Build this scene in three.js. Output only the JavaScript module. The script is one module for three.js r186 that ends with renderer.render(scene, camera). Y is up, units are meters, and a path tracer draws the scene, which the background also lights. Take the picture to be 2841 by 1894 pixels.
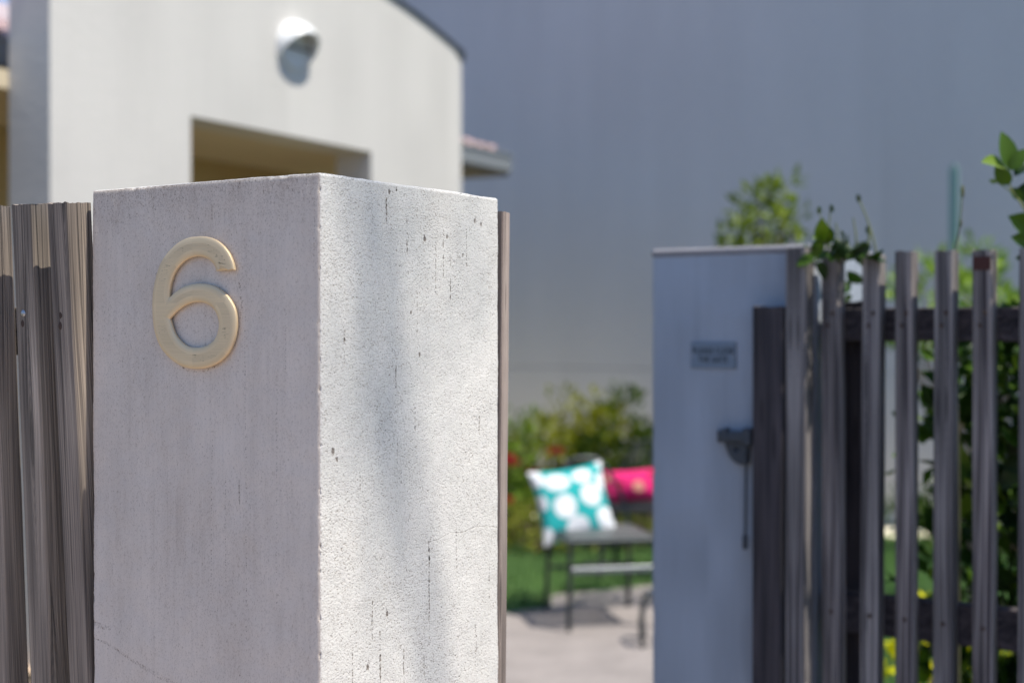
import * as THREE from 'three';
import { mergeGeometries, mergeVertices } from 'three/addons/utils/BufferGeometryUtils.js';
import { RoundedBoxGeometry } from 'three/addons/geometries/RoundedBoxGeometry.js';
import { ImprovedNoise } from 'three/addons/math/ImprovedNoise.js';
import { Brush, Evaluator, SUBTRACTION, INTERSECTION } from 'three-bvh-csg';

// ---------------------------------------------------------------- camera, sky, sun, exposure
const scene = new THREE.Scene();
const camera = new THREE.PerspectiveCamera(26.99, 1024 / 682, 0.05, 400);
const EYE = new THREE.Vector3(1.1112, 1.4, 1.3075);
camera.position.copy(EYE);
const pitch = THREE.MathUtils.degToRad(0.42);
camera.lookAt(EYE.x - 0.54 * Math.cos(pitch), EYE.y - Math.sin(pitch), EYE.z - 0.842 * Math.cos(pitch));
camera.focus = 1.86;
camera.userData.fStop = 2.7;
scene.add(camera);

const SUN_EL = THREE.MathUtils.degToRad(64.5), SUN_AZ = THREE.MathUtils.degToRad(1.2);
const SUN = new THREE.Vector3(Math.cos(SUN_EL) * Math.cos(SUN_AZ), Math.sin(SUN_EL), -Math.cos(SUN_EL) * Math.sin(SUN_AZ));
{
  const W = 512, H = 256, d = new Float32Array(W * H * 4), v = new THREE.Vector3();
  for (let j = 0; j < H; j++) for (let i = 0; i < W; i++) {
    const lat = ((j + 0.5) / H - 0.5) * Math.PI, lon = ((i + 0.5) / W - 0.5) * 2 * Math.PI;
    v.set(Math.cos(lat) * Math.cos(lon), Math.sin(lat), Math.cos(lat) * Math.sin(lon));
    const up = Math.max(v.y, 0), hz = Math.pow(1 - up, 3.2), au = Math.pow(Math.max(v.dot(SUN), 0), 24);
    const k = (j * W + i) * 4, S = 1.0;
    d[k] = S * (0.105 + 0.33 * hz + 0.14 * au);
    d[k + 1] = S * (0.205 + 0.39 * hz + 0.14 * au);
    d[k + 2] = S * (0.44 + 0.45 * hz + 0.13 * au);
    d[k + 3] = 1;
  }
  const t = new THREE.DataTexture(d, W, H, THREE.RGBAFormat, THREE.FloatType);
  t.mapping = THREE.EquirectangularReflectionMapping; t.magFilter = THREE.LinearFilter; t.minFilter = THREE.LinearFilter;
  t.wrapS = THREE.RepeatWrapping; t.needsUpdate = true;
  scene.background = t; scene.environment = t;
}
const sun = new THREE.DirectionalLight(new THREE.Color(1, 0.95, 0.86), 4.3);
sun.position.copy(SUN).multiplyScalar(30).add(new THREE.Vector3(-1.5, 0, -3));
sun.target.position.set(-1.5, 0, -3);
sun.castShadow = true; sun.shadow.mapSize.set(4096, 4096); sun.shadow.bias = -0.0004;
Object.assign(sun.shadow.camera, { left: -14, right: 14, top: 14, bottom: -14, near: 1, far: 70 });
scene.add(sun, sun.target);
const renderer = new THREE.WebGLRenderer({ antialias: true });
renderer.toneMapping = THREE.LinearToneMapping;
renderer.toneMappingExposure = 1.4;
renderer.shadowMap.enabled = true;

// ---------------------------------------------------------------- helpers
function rng(seed) { let s = seed >>> 0; return () => { s = (s + 0x6d2b79f5) >>> 0; let t = s; t = Math.imul(t ^ (t >>> 15), t | 1); t ^= t + Math.imul(t ^ (t >>> 7), t | 61); return ((t ^ (t >>> 14)) >>> 0) / 4294967296; }; }
const P3 = new ImprovedNoise(), n3 = (x, y, z) => P3.noise(x, y, z);
function hash2(x, y, s) { let h = Math.imul(x, 374761393) ^ Math.imul(y, 668265263) ^ Math.imul(s, 1274126177); h = Math.imul(h ^ (h >>> 13), 1274126177); return ((h ^ (h >>> 16)) >>> 0) / 4294967296; }
function vn(x, y, s) { const xi = Math.floor(x), yi = Math.floor(y), fx = x - xi, fy = y - yi, u = fx * fx * (3 - 2 * fx), v = fy * fy * (3 - 2 * fy);
  const a = hash2(xi, yi, s), b = hash2(xi + 1, yi, s), c = hash2(xi, yi + 1, s), e = hash2(xi + 1, yi + 1, s); return a + (b - a) * u + (c - a) * v + (a - b - c + e) * u * v; }
const clamp = (x, a = 0, b = 1) => Math.min(b, Math.max(a, x)), smooth = (a, b, x) => { const t = clamp((x - a) / (b - a)); return t * t * (3 - 2 * t); };
const RGB = (r, g, b) => new THREE.Color().setRGB(r, g, b);
const used = {};
function numbered(n) { const k = used[n] = (used[n] ?? -1) + 1; return k ? n + '_' + String(k).padStart(3, '0') : n; }
function shadow(o) { o.traverse((m) => { if (m.isMesh) { m.castShadow = true; m.receiveShadow = true; } }); return o; }
function thing(name, label, category, pos = [0, 0, 0], turn = 0, group) {
  const o = new THREE.Group(); o.name = numbered(name); o.position.set(...pos); o.rotation.y = turn;
  o.userData = { label, category }; if (group) o.userData.group = group; scene.add(o); return o;
}
function part(parent, name, geo, mat) { const m = new THREE.Mesh(geo, mat); m.name = name; m.castShadow = m.receiveShadow = true; parent.add(m); return m; }
function one(name, label, category, geo, mat, group) { const m = part(scene, numbered(name), geo, mat); m.userData = { label, category }; if (group) m.userData.group = group; return m; }
function struct(name, geo, mat) { const m = part(scene, numbered(name), geo, mat); m.userData = { kind: 'structure' }; return m; }
function tex(w, h, fill, srgb, rep = true) {
  const d = new Uint8Array(w * h * 4), c = [0, 0, 0];
  for (let y = 0; y < h; y++) for (let x = 0; x < w; x++) { fill(x, y, c); const k = (y * w + x) * 4;
    for (let i = 0; i < 3; i++) d[k + i] = srgb ? 255 * Math.pow(clamp(c[i]), 1 / 2.2) + 0.5 : 255 * clamp(c[i]) + 0.5; d[k + 3] = 255; }
  const t = new THREE.DataTexture(d, w, h); t.magFilter = THREE.LinearFilter; t.minFilter = THREE.LinearMipmapLinearFilter; t.generateMipmaps = true;
  t.wrapS = t.wrapT = rep ? THREE.RepeatWrapping : THREE.ClampToEdgeWrapping; if (srgb) t.colorSpace = THREE.SRGBColorSpace; t.needsUpdate = true; return t;
}
const std = (o) => new THREE.MeshStandardMaterial({ roughness: 0.9, metalness: 0, ...o });
const bx = (w, h, d, x = 0, y = 0, z = 0, r = 0) => (r ? new RoundedBoxGeometry(w, h, d, 2, r) : new THREE.BoxGeometry(w, h, d)).translate(x, y, z);
function tube(pts, r, seg = 24, rad = 8) { return new THREE.TubeGeometry(new THREE.CatmullRomCurve3(pts.map((p) => new THREE.Vector3(...p))), seg, r, rad, false); }
function taper(pts, r0, r1, seg = 20, rad = 8) { // tube with tapering radius, closed at its tip
  const c = new THREE.CatmullRomCurve3(pts.map((p) => new THREE.Vector3(...p))), g = new THREE.TubeGeometry(c, seg, 1, rad, false), p = g.attributes.position, o = new THREE.Vector3(), q = new THREE.Vector3();
  for (let i = 0; i <= seg; i++) { c.getPointAt(i / seg, o); const r = r0 + (r1 - r0) * (i / seg); for (let j = 0; j <= rad; j++) { const k = i * (rad + 1) + j; q.fromBufferAttribute(p, k).sub(o).multiplyScalar(r).add(o); p.setXYZ(k, q.x, q.y, q.z); } }
  return g;
}
const strip = (g) => { for (const k of Object.keys(g.attributes)) if (!['position', 'normal', 'uv'].includes(k)) g.deleteAttribute(k); return g.index ? g.toNonIndexed() : g; };
const merge = (a) => mergeGeometries(a.map(strip));

// ---------------------------------------------------------------- ground
const concreteMap = tex(1024, 1024, (x, y, c) => { const n = 0.55 * vn(x / 90, y / 90, 1) + 0.3 * vn(x / 22, y / 22, 2) + 0.15 * vn(x / 3, y / 3, 3), k = 0.8 + 0.4 * n - (hash2(x, y, 9) > 0.985 ? 0.15 : 0); c[0] = 0.285 * k; c[1] = 0.252 * k; c[2] = 0.236 * k; }, true);
const concreteBump = tex(1024, 1024, (x, y, c) => { c[0] = c[1] = c[2] = 0.6 * vn(x / 3, y / 3, 3) + 0.4 * vn(x / 20, y / 20, 2); });
const concreteMat = std({ map: concreteMap, bumpMap: concreteBump, bumpScale: 0.002, roughness: 0.95 });
const pavingMat = std({ map: concreteMap, color: RGB(1.5, 1.3, 1.12), bumpMap: concreteBump, bumpScale: 0.002, roughness: 0.95 });
const palePaving = std({ color: RGB(0.78, 0.715, 0.53), bumpMap: concreteBump, bumpScale: 0.003, roughness: 0.95 });
const soilMap = tex(512, 512, (x, y, c) => { const k = 0.4 + 0.5 * vn(x / 6, y / 6, 4) + 0.35 * vn(x / 40, y / 40, 5); c[0] = 0.10 * k; c[1] = 0.075 * k; c[2] = 0.052 * k; }, true);
const soilMat = std({ map: soilMap, roughness: 1 });
const turfMap = tex(512, 512, (x, y, c) => { const k = 0.5 + 0.6 * vn(x / 5, y / 5, 6) + 0.4 * vn(x / 60, y / 60, 7); c[0] = 0.19 * k; c[1] = 0.31 * k; c[2] = 0.11 * k; }, true);
const turfMat = std({ map: turfMap, roughness: 1 });
function sheet(pts, y) { // a horizontal polygon with thickness-free top, uv in units of 1.5 m
  const s = new THREE.Shape(pts.map(([x, z]) => new THREE.Vector2(x, -z))), g = new THREE.ShapeGeometry(s); g.rotateX(-Math.PI / 2); g.translate(0, y, 0);
  const p = g.attributes.position, uv = g.attributes.uv; for (let i = 0; i < p.count; i++) uv.setXY(i, p.getX(i) / 1.5, p.getZ(i) / 1.5); return g;
}
const groundMat = std({ map: soilMap, color: RGB(1.3, 1.65, 1.3), roughness: 1 });
const asphaltMat = std({ map: concreteMap, color: RGB(0.2, 0.22, 0.24), bumpMap: concreteBump, bumpScale: 0.004, roughness: 0.95 });
struct('ground', sheet([[-120, -120], [120, -120], [120, 120], [-120, 120]], -0.016), groundMat);
struct('lawn', sheet([[-8, -7.4], [8, -7.4], [8, -1.75], [-0.1, -1.75], [-1.15, -4.2], [-1.9, -5.6], [-2.45, -5.72], [-2.78, -5.15], [-2.62, -4.85], [-2.78, -4.5], [-2.0, -3.3], [-8, -3.3]], -0.004), turfMat);
struct('garden_path', sheet([[-0.1, -1.75], [-1.15, -4.2], [-1.9, -5.6], [-2.45, -5.72], [-2.78, -5.15], [-2.62, -4.85], [-2.78, -4.5], [-2.0, -3.3], [-0.42, -1.2], [-0.42, -0.2], [0.0, -0.2], [0.0, -1.75]], 0.0), concreteMat);
struct('footpath', sheet([[-1.5, 0.03], [-0.41, 0.03], [0.02, 0.02], [0.02, -0.35], [2.2, -0.35], [2.2, 7], [-1.5, 7]], 0.004), pavingMat);
struct('road', sheet([[5.9, -60], [12.5, -60], [12.5, 60], [5.9, 60]], -0.010), asphaltMat);
struct('kerb', bx(0.15, 0.14, 120, 5.82, 0.05, 0, 0.02), concreteMat);
struct('garden_bed', sheet([[0.02, -0.35], [2.2, -0.35], [2.2, -1.75], [0.02, -1.75]], 0.0), soilMat);
struct('mulch_bed', sheet([[-3.62, -0.6], [-3.62, -2.6], [-3.88, -5.85], [-3.0, -5.2], [-2.85, -4.5], [-2.1, -3.3], [-0.55, -1.2], [-0.55, -0.3], [-3.62, -0.3]], 0.002), soilMat);
struct('porch_floor', sheet([[-3.66, -2.5], [-5.0, -2.4], [-5.2, -6.2], [-3.9, -6.0]], 0.006), std({ map: concreteMap, color: RGB(1.9, 1.6, 1.2), roughness: 0.8 }));
struct('planting_soil', sheet([[-4.6, -7.72], [-1.6, -7.72], [-3.2, -6.2], [-3.6, -5.9], [-4.6, -5.9]], 0.004), soilMat);
struct('side_path', sheet([[-7.2, -8.79], [2.6, -8.79], [2.6, -7.45], [-7.2, -7.45]], 0.004), palePaving);

// ---------------------------------------------------------------- house with portico
const wallMap = tex(1024, 1024, (x, y, c) => { const k = 0.9 + 0.10 * vn(x / 160, y / 260, 11) + 0.03 * vn(x / 9, y / 160, 12) + 0.05 * vn(x / 2.5, y / 2.5, 13); c[0] = 0.645 * k; c[1] = 0.615 * k; c[2] = 0.57 * k; }, true);
const plainMap = tex(1024, 1024, (x, y, c) => { const k = 0.90 + 0.10 * vn(x / 130, y / 170, 16) + 0.05 * vn(x / 22, y / 120, 18) + 0.05 * vn(x / 2.5, y / 2.5, 17); c[0] = 0.585 * k; c[1] = 0.58 * k; c[2] = 0.575 * k; }, true);
const wallBump = tex(512, 512, (x, y, c) => { c[0] = c[1] = c[2] = 0.7 * vn(x / 2, y / 2, 14) + 0.3 * vn(x / 9, y / 9, 15); });
const renderMat = std({ map: wallMap, bumpMap: wallBump, bumpScale: 0.0015, roughness: 0.95 });
const house = thing('house', 'white rendered house with an arched portico wall, a square opening and low tiled eaves', 'house', [-3.638, 0, -2.585], Math.atan2(0.9969, -0.0786));
{
  const L = 3.357, s = new THREE.Shape(); s.moveTo(0, -0.02); s.lineTo(0.863, -0.02); s.lineTo(0.863, 2.394); s.lineTo(2.358, 2.394); s.lineTo(2.358, -0.02); s.lineTo(L, -0.02); s.lineTo(L, 3.11);
  const arch = []; for (let i = 0; i <= 40; i++) { const q = i / 40, x = L * (1 - q), a = Math.abs(x - L / 2) / (L / 2); arch.push([x, 3.11 + 0.25 * (1 - a * a)]); }
  for (const [x, y] of arch) s.lineTo(x, y);
  s.lineTo(0, -0.02);
  const g = new THREE.ExtrudeGeometry(s, { depth: 0.232, bevelEnabled: true, bevelThickness: 0.004, bevelSize: 0.004, bevelOffset: -0.004, bevelSegments: 2 }); g.translate(0, 0, -0.236);
  const uv = g.attributes.uv; for (let i = 0; i < uv.count; i++) uv.setXY(i, uv.getX(i) / 1.6, uv.getY(i) / 1.6);
  part(house, 'portico_wall', g, renderMat);
  const cop = new THREE.Shape(); arch.forEach(([x, y], i) => (i ? cop.lineTo(x, y + 0.002) : cop.moveTo(x + 0.015, y - 0.045)));
  cop.lineTo(-0.015, 3.065); cop.lineTo(-0.015, 3.13); for (let i = arch.length - 1; i >= 0; i--) cop.lineTo(arch[i][0] + (i ? 0 : 0.015), arch[i][1] + 0.02);
  const cg = new THREE.ExtrudeGeometry(cop, { depth: 0.27, bevelEnabled: false }); cg.translate(0, 0, -0.255);
  part(house, 'metal_coping', cg, std({ color: RGB(0.09, 0.10, 0.115), roughness: 0.45, metalness: 0.6 }));
  const tan = std({ map: wallMap, color: RGB(0.96, 0.85, 0.64), roughness: 0.95 });
  part(house, 'porch_ceiling', bx(4.2, 0.08, 0.9, 1.66, 2.452, -0.69), tan);
  const ochre = std({ map: wallMap, color: RGB(0.85, 0.66, 0.33), roughness: 0.95 });
  part(house, 'main_wall', bx(8.35, 2.5, 0.2, 0.15, 1.25, -1.25), ochre);
  part(house, 'end_wall', bx(0.2, 2.5, 3.0, 4.22, 1.25, -2.85), renderMat);
  // door and trim to the left of the portico
  part(house, 'door_trim', bx(1.2, 0.1, 0.05, -0.55, 2.34, -1.123, 0.01), std({ color: RGB(0.62, 0.58, 0.44) }));
  const door = part(house, 'door', bx(1.1, 2.28, 0.05, -0.55, 1.145, -1.123, 0.008), std({ color: RGB(0.26, 0.15, 0.05), roughness: 0.6 }));
  part(door, 'handle', new THREE.TorusGeometry(0.04, 0.008, 8, 20).translate(-0.15, 1.05, -1.09), std({ color: RGB(0.4, 0.4, 0.42), metalness: 1, roughness: 0.35 }));
  part(house, 'soffit', bx(8.9, 0.03, 0.75, 0.2, 2.515, -0.74), std({ color: RGB(0.16, 0.13, 0.095) }));
  part(house, 'gutter', merge([bx(8.6, 0.11, 0.012, 0.36, 2.585, -0.352, 0.004), bx(8.6, 0.012, 0.09, 0.36, 2.536, -0.40), bx(0.012, 0.11, 0.09, 4.655, 2.585, -0.40), bx(8.6, 0.02, 0.022, 0.36, 2.645, -0.346, 0.006)]), std({ color: RGB(0.30, 0.32, 0.33), roughness: 0.4, metalness: 0.3 }));
  const roof = part(house, 'roof', (() => { // low hipped strip of roof under the tiles
    const a = [[-4, 2.62, -0.37], [4.62, 2.62, -0.37], [4.25, 2.80, -0.95], [-4, 2.80, -0.95], [4.62, 2.62, -1.6], [-4, 2.62, -1.6]], f = [[0, 1, 2], [0, 2, 3], [1, 4, 2], [3, 2, 4], [3, 4, 5], [0, 5, 4], [0, 4, 1], [0, 3, 5]];
    const g2 = new THREE.BufferGeometry(); g2.setAttribute('position', new THREE.Float32BufferAttribute(f.flatMap((t) => t.flatMap((i) => a[i])), 3)); g2.setAttribute('uv', new THREE.Float32BufferAttribute(new Array(f.length * 6).fill(0), 2)); g2.computeVertexNormals(); return g2; })(), std({ color: RGB(0.4, 0.27, 0.24) }));
  part(house, 'upper_roof', (() => { const a = [[-4, 2.79, -0.93], [3.2, 2.79, -0.93], [3.2, 3.75, -3.6], [-4, 3.75, -3.6], [-4, 2.5, -3.6], [3.2, 2.5, -3.6], [3.2, 2.5, -1.36], [-4, 2.5, -1.3]], f = [[0, 1, 2], [0, 2, 3], [3, 2, 5], [3, 5, 4], [1, 6, 5], [1, 5, 2], [0, 4, 7], [0, 3, 4], [0, 7, 6], [0, 6, 1]]; const g2 = new THREE.BufferGeometry(); g2.setAttribute('position', new THREE.Float32BufferAttribute(f.flatMap((t) => t.flatMap((i) => a[i])), 3)); g2.setAttribute('uv', new THREE.Float32BufferAttribute(new Array(f.length * 6).fill(0), 2)); g2.computeVertexNormals(); return g2; })(), std({ color: RGB(0.44, 0.36, 0.36) }));
  const tm = [[0.50, 0.36, 0.34], [0.44, 0.31, 0.29], [0.55, 0.41, 0.39]].map((c) => std({ color: RGB(...c), roughness: 0.9 }));
  const tp = []; for (let i = 0; i <= 10; i++) { const q = i / 10; tp.push([(q - 0.5) * 0.30, 0.022 * Math.cos((q * 2) * Math.PI * 2)]); }
  const ts = new THREE.Shape(); tp.forEach(([x, y], i) => (i ? ts.lineTo(x, y) : ts.moveTo(x, y))); for (let i = tp.length - 1; i >= 0; i--) ts.lineTo(tp[i][0], tp[i][1] - 0.016);
  const tileGeo = new THREE.ExtrudeGeometry(ts, { depth: 0.24, bevelEnabled: false }).translate(0, 0, -0.22);
  for (let r = 0; r < 9; r++) for (let i = 0; i < 29; i++) {
    const x = -3.9 + i * 0.292; if (x > 4.5 - r * 0.13 || (r > 2 && Math.abs(x - 0.1 - 0.2 * r) > 0.7)) continue;
    const t = part(roof, numbered('roof_tile'), tileGeo, tm[(i * 7 + r * 5) % 3]); t.position.set(x, 2.668 + r * 0.06, -0.36 - r * 0.195); t.rotation.x = THREE.MathUtils.degToRad(14);
  }
}
// wall lamp: a hemispherical hood with a slanted opening
{
  const w = new THREE.Vector3(0.86, 0, 0), lx = 1.645, ly = 2.845, R = 0.142;
  const ev = new Evaluator(); ev.attributes = ['position', 'normal']; ev.useGroups = false;
  const cut = (tilt, off) => { const b = new Brush(new THREE.BoxGeometry(2, 2, 2)); b.rotation.x = tilt; const n = new THREE.Vector3(0, -1, 0).applyAxisAngle(new THREE.Vector3(1, 0, 0), tilt); b.position.copy(n.multiplyScalar(1 + off)); b.updateMatrixWorld(); return b; };
  const ball = new Brush(new THREE.SphereGeometry(R, 48, 32)); ball.updateMatrixWorld();
  const hollow = new Brush(new THREE.SphereGeometry(R - 0.012, 48, 32)); hollow.updateMatrixWorld();
  const back = new Brush(new THREE.BoxGeometry(1, 1, 1)); back.position.set(0, 0, -0.5); back.updateMatrixWorld();
  let h = ev.evaluate(ball, hollow, SUBTRACTION); h = ev.evaluate(h, back, SUBTRACTION); const tilt = -0.84; h = ev.evaluate(h, cut(tilt, 0.044), SUBTRACTION);
  const lamp = thing('wall_lamp', 'white dome shaped outdoor lamp on the portico wall above the opening', 'lamp', [0, 0, 0], house.rotation.y);
  lamp.position.set(lx, ly, 0.001).applyAxisAngle(new THREE.Vector3(0, 1, 0), house.rotation.y).add(house.position);
  const hg = h.geometry; part(lamp, 'hood', hg, std({ color: RGB(0.86, 0.86, 0.85), roughness: 0.35 }));
  const n = new THREE.Vector3(0, -1, 0).applyAxisAngle(new THREE.Vector3(1, 0, 0), tilt), off = 0.027, rr = Math.sqrt((R - 0.013) ** 2 - off * off);
  const half = new Brush(new THREE.CylinderGeometry(rr, rr, 0.008, 40)); half.quaternion.setFromUnitVectors(new THREE.Vector3(0, 1, 0), n); half.position.copy(n).multiplyScalar(off); half.updateMatrixWorld();
  const back2 = new Brush(new THREE.BoxGeometry(1, 1, 1)); back2.position.set(0, 0, -0.498); back2.updateMatrixWorld();
  part(lamp, 'lens', ev.evaluate(half, back2, SUBTRACTION).geometry, std({ color: RGB(0.10, 0.08, 0.07), roughness: 0.75 }));
  part(lamp, 'mounting_plate', new THREE.CylinderGeometry(0.115, 0.12, 0.012, 40).rotateX(Math.PI / 2).translate(0, 0.012, 0.006), std({ color: RGB(0.7, 0.7, 0.69), roughness: 0.5 }));
}

// tall shaded wall beyond the garden
{
  const bm = std({ map: plainMap, color: RGB(0.98, 0.94, 0.95), bumpMap: wallBump, bumpScale: 0.0015, roughness: 0.95 });
  const uvm = (g) => { const p = g.attributes.position, u = g.attributes.uv; for (let i = 0; i < p.count; i++) u.setXY(i, p.getX(i) / 7, p.getY(i) / 7); return g; };
  const b = thing('building', 'tall plain blue grey rendered building wall in shade behind the garden', 'building', [-2.2, 0, -9.3]);
  part(b, 'upper_wall', uvm(bx(10.4, 5.6, 1.0, 0, 3.9, 0)), bm);
  part(b, 'lower_wall', uvm(bx(10.4, 1.1, 1.006, 0, 0.546, 0)), bm);
  part(b, 'roof_edge', bx(10.6, 0.12, 1.2, 0, 6.76, 0), std({ color: RGB(0.2, 0.21, 0.23), roughness: 0.6 }));
}

// ---------------------------------------------------------------- rendered gate pillars
// albedo and height painted in metres on one face; strings of pinholes, pits, a crack and scuffs
function faceMaps(Wm, Hm, kind, seed) {
  const N = 2048, A = new Float32Array(N * N), Hh = new Float32Array(N * N), r = rng(seed), sx = N / Wm, sy = N / Hm;
  const coarse = kind === 'coarse';
  for (let y = 0; y < N; y++) for (let x = 0; x < N; x++) {
    const X = x / sx * 1000, Y = y / sy * 1000; // millimetres, Y down from the top
    let h, a;
    if (coarse) {
      const g = vn(X / 1.5 + 3 * vn(X / 7, Y / 7, seed + 5), Y / 1.5, seed) * 0.6 + vn(X / 0.7, Y / 0.7, seed + 1) * 0.4;
      h = g; a = 1.0 + 0.05 * (vn(X / 60, Y / 90, seed + 2) - 0.5) - 0.12 * smooth(0.40, 0.2, g);
    } else {
      const g = vn(X / 1.1, Y / 3.2, seed) * 0.5 + vn(X / 0.6, Y / 1.2, seed + 1) * 0.5;
      const streak = vn(X / 3.0, Y / 46, seed + 3), mott = vn(X / 45, Y / 60, seed + 4) * 0.6 + vn(X / 13, Y / 20, seed + 6) * 0.4;
      const topd = smooth(75, 0, Y);
      h = g; a = 0.95 + 0.07 * (mott - 0.5) + 0.05 * (streak - 0.5) - 0.16 * smooth(0.34, 0.16, g) * (0.75 + topd + 0.7 * mott) - 0.05 * topd;
      a -= (vn(X / 1.0, Y / 2.3, seed + 8) > 0.90 - 0.04 * topd ? 0.13 : 0);
    }
    A[y * N + x] = a; Hh[y * N + x] = h;
  }
  function dab(xm, ym, rx, ry, da, dh) { // an uneven pit, metres
    const cx = xm * sx, cy = ym * sy, px = Math.ceil(rx * 1.6 * sx), py = Math.ceil(ry * 1.6 * sy), s = (r() * 999) | 0;
    for (let j = -py; j <= py; j++) for (let i = -px; i <= px; i++) {
      const X = Math.round(cx + i), Y = Math.round(cy + j); if (X < 0 || Y < 0 || X >= N || Y >= N) continue;
      const d = Math.hypot(i / (rx * sx), j / (ry * sy)) + 0.7 * (vn(i / (rx * sx) * 1.7 + 9, j / (ry * sy) * 1.7 + 9, s) - 0.5), k = smooth(1.15, 0.7, d);
      if (k > 0) { A[Y * N + X] -= da * k; Hh[Y * N + X] -= dh * k; }
    }
  }
  const string = (x, y0, y1, s = 1) => { let xx = x; for (let y = y0; y < y1; y += (0.0022 + 0.005 * r()) ) { xx += (r() - 0.5) * 0.0007; if (r() < 0.86) dab(xx, y, (0.0005 + 0.0006 * r()) * s, (0.0008 + 0.0016 * r()) * s, 0.38 + 0.2 * r(), 1.6); } };
  const line = (pts, w, da, dh, gap) => { for (let k = 0; k + 1 < pts.length; k++) { const [a, b] = [pts[k], pts[k + 1]], L = Math.hypot(b[0] - a[0], b[1] - a[1]), n = Math.ceil(L / (w * 0.9)); for (let i = 0; i < n; i++) if (r() > gap) { const q = i / n; dab(a[0] + (b[0] - a[0]) * q, a[1] + (b[1] - a[1]) * q + (r() - 0.5) * w * 1.4, w, w * (0.6 + r()), da * (0.5 + r()), dh); } } };
  const msk = (x, y) => vn(x / 340, y / 300, seed + 41) * 0.6 + vn(x / 120, y / 90, seed + 42) * 0.4;
  const pits = (n, rx, ry, da, dh, top = 0) => { for (let k = 0; k < n; k++) { const y = top ? Math.pow(r(), 1 + top) : r(), X = Math.floor(r() * N), Y = Math.floor(y * N), q = (0.55 + 0.9 * r()) * (0.62 + 0.7 * msk(X, Y)), px = rx * q * sx, py = ry * q * sy, sh = (r() - 0.3) * 0.7, s = 0.4 + 0.9 * r() * r(), ex = Math.ceil(px + py * Math.abs(sh)), ey = Math.ceil(py); for (let j = -ey; j <= ey; j++) for (let i = -ex; i <= ex; i++) { const xx = X + i, yy = Y + j; if (xx < 0 || yy < 0 || xx >= N || yy >= N) continue; const d = Math.hypot((i + sh * j * sx / sy) / px, j / py); if (d < 1) { const w = (1 - d * d) * s; A[yy * N + xx] -= da * w; Hh[yy * N + xx] -= dh * w; } } } };
  return { A, Hh, N, r, dab, string, line, pits, done(col, bumpScale, rough = 0.92) {
    const map = tex(N, N, (x, y, c) => { const a = A[(N - 1 - y) * N + x], dk = clamp((0.9 - a) * 2.2); c[0] = col[0] * a * (1 - 0.04 * dk); c[1] = col[1] * a * (1 - 0.14 * dk); c[2] = col[2] * a * (1 - 0.22 * dk); }, true, false);
    const bump = tex(N, N, (x, y, c) => { c[0] = c[1] = c[2] = 0.62 + 0.2 * Hh[(N - 1 - y) * N + x]; }, false, false);
    return std({ map, bumpMap: bump, bumpScale, roughness: rough });
  } };
}
const PH = 1.5894, VIS = 0.72;
const coarseMat = (() => {
  const m = faceMaps(0.39, VIS, 'coarse', 21), r = m.r;
  m.pits(82000, 0.00100, 0.0008, 0.22, 1.0);
  for (let y = 0; y < m.N; y++) for (let x = 0; x < m.N; x++) { const Y = y / m.N * VIS, X = x / m.N * 0.39; m.A[y * m.N + x] -= 0.07 * smooth(0.16, 0.0, Y + 0.05 * vn(x / 90, y / 130, 7)) * smooth(0.35, 0.75, vn(x / 150, y / 190, 3)) + 0.05 * smooth(0.012, 0, Y + 0.004 * vn(x / 20, 3, 5)); }
 
  // u from the street corner, v down from the top
  const strings = [[0.129, 0.022, 0.048], [0.172, 0.045, 0.088], [0.236, 0.06, 0.14], [0.254, 0.055, 0.115], [0.309, 0.05, 0.10], [0.195, 0.14, 0.192], [0.190, 0.29, 0.325], [0.045, 0.19, 0.225], [0.221, 0.47, 0.575], [0.222, 0.585, 0.61], [0.115, 0.57, 0.65], [0.10, 0.53, 0.58], [0.148, 0.235, 0.262], [0.165, 0.60, 0.65], [0.33, 0.60, 0.66], [0.366, 0.52, 0.57], [0.06, 0.58, 0.66], [0.075, 0.36, 0.39], [0.27, 0.09, 0.15], [0.15, 0.33, 0.36], [0.34, 0.31, 0.33], [0.21, 0.62, 0.66], [0.285, 0.46, 0.52]];
  for (const [x, a, b] of strings) m.string(x, a, b, 0.9 + 0.5 * r());
  m.string(0.221, 0.48, 0.57, 1.6); m.string(0.129, 0.03, 0.045, 1.7); m.string(0.116, 0.60, 0.63, 1.6); m.string(0.333, 0.615, 0.64, 1.6);
  for (const [x, y, s] of [[0.211, 0.067, 1.6], [0.262, 0.062, 1.2], [0.023, 0.335, 1.8], [0.03, 0.345, 1.4], [0.181, 0.165, 1.1], [0.045, 0.2, 1.1], [0.33, 0.036, 1.3], [0.345, 0.04, 1.2], [0.2, 0.22, 1.2], [0.135, 0.012, 1.3], [0.15, 0.008, 1.0], [0.13, 0.55, 1.4], [0.09, 0.61, 1.5], [0.30, 0.085, 1]]) m.dab(x, y, 0.0017 * s, 0.0026 * s, 0.6, 2.2);
  for (let i = 0; i < 420; i++) m.dab(r() * 0.39, r() * VIS, 0.0004 + 0.0006 * r(), 0.0005 + 0.0009 * r(), 0.25 + 0.25 * r(), 1.2);
  m.line([[0.215, 0.470], [0.245, 0.468], [0.27, 0.463], [0.30, 0.466], [0.33, 0.462], [0.36, 0.464], [0.39, 0.470]], 0.0005, 0.13, 0.6, 0.12);
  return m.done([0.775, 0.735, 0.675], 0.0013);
})();
const msmear = (x, y) => 0.11 * (vn(x / 260, y / 330, 71) - 0.5) + 0.05 * (vn(x / 80, y / 120, 72) - 0.5);
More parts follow.
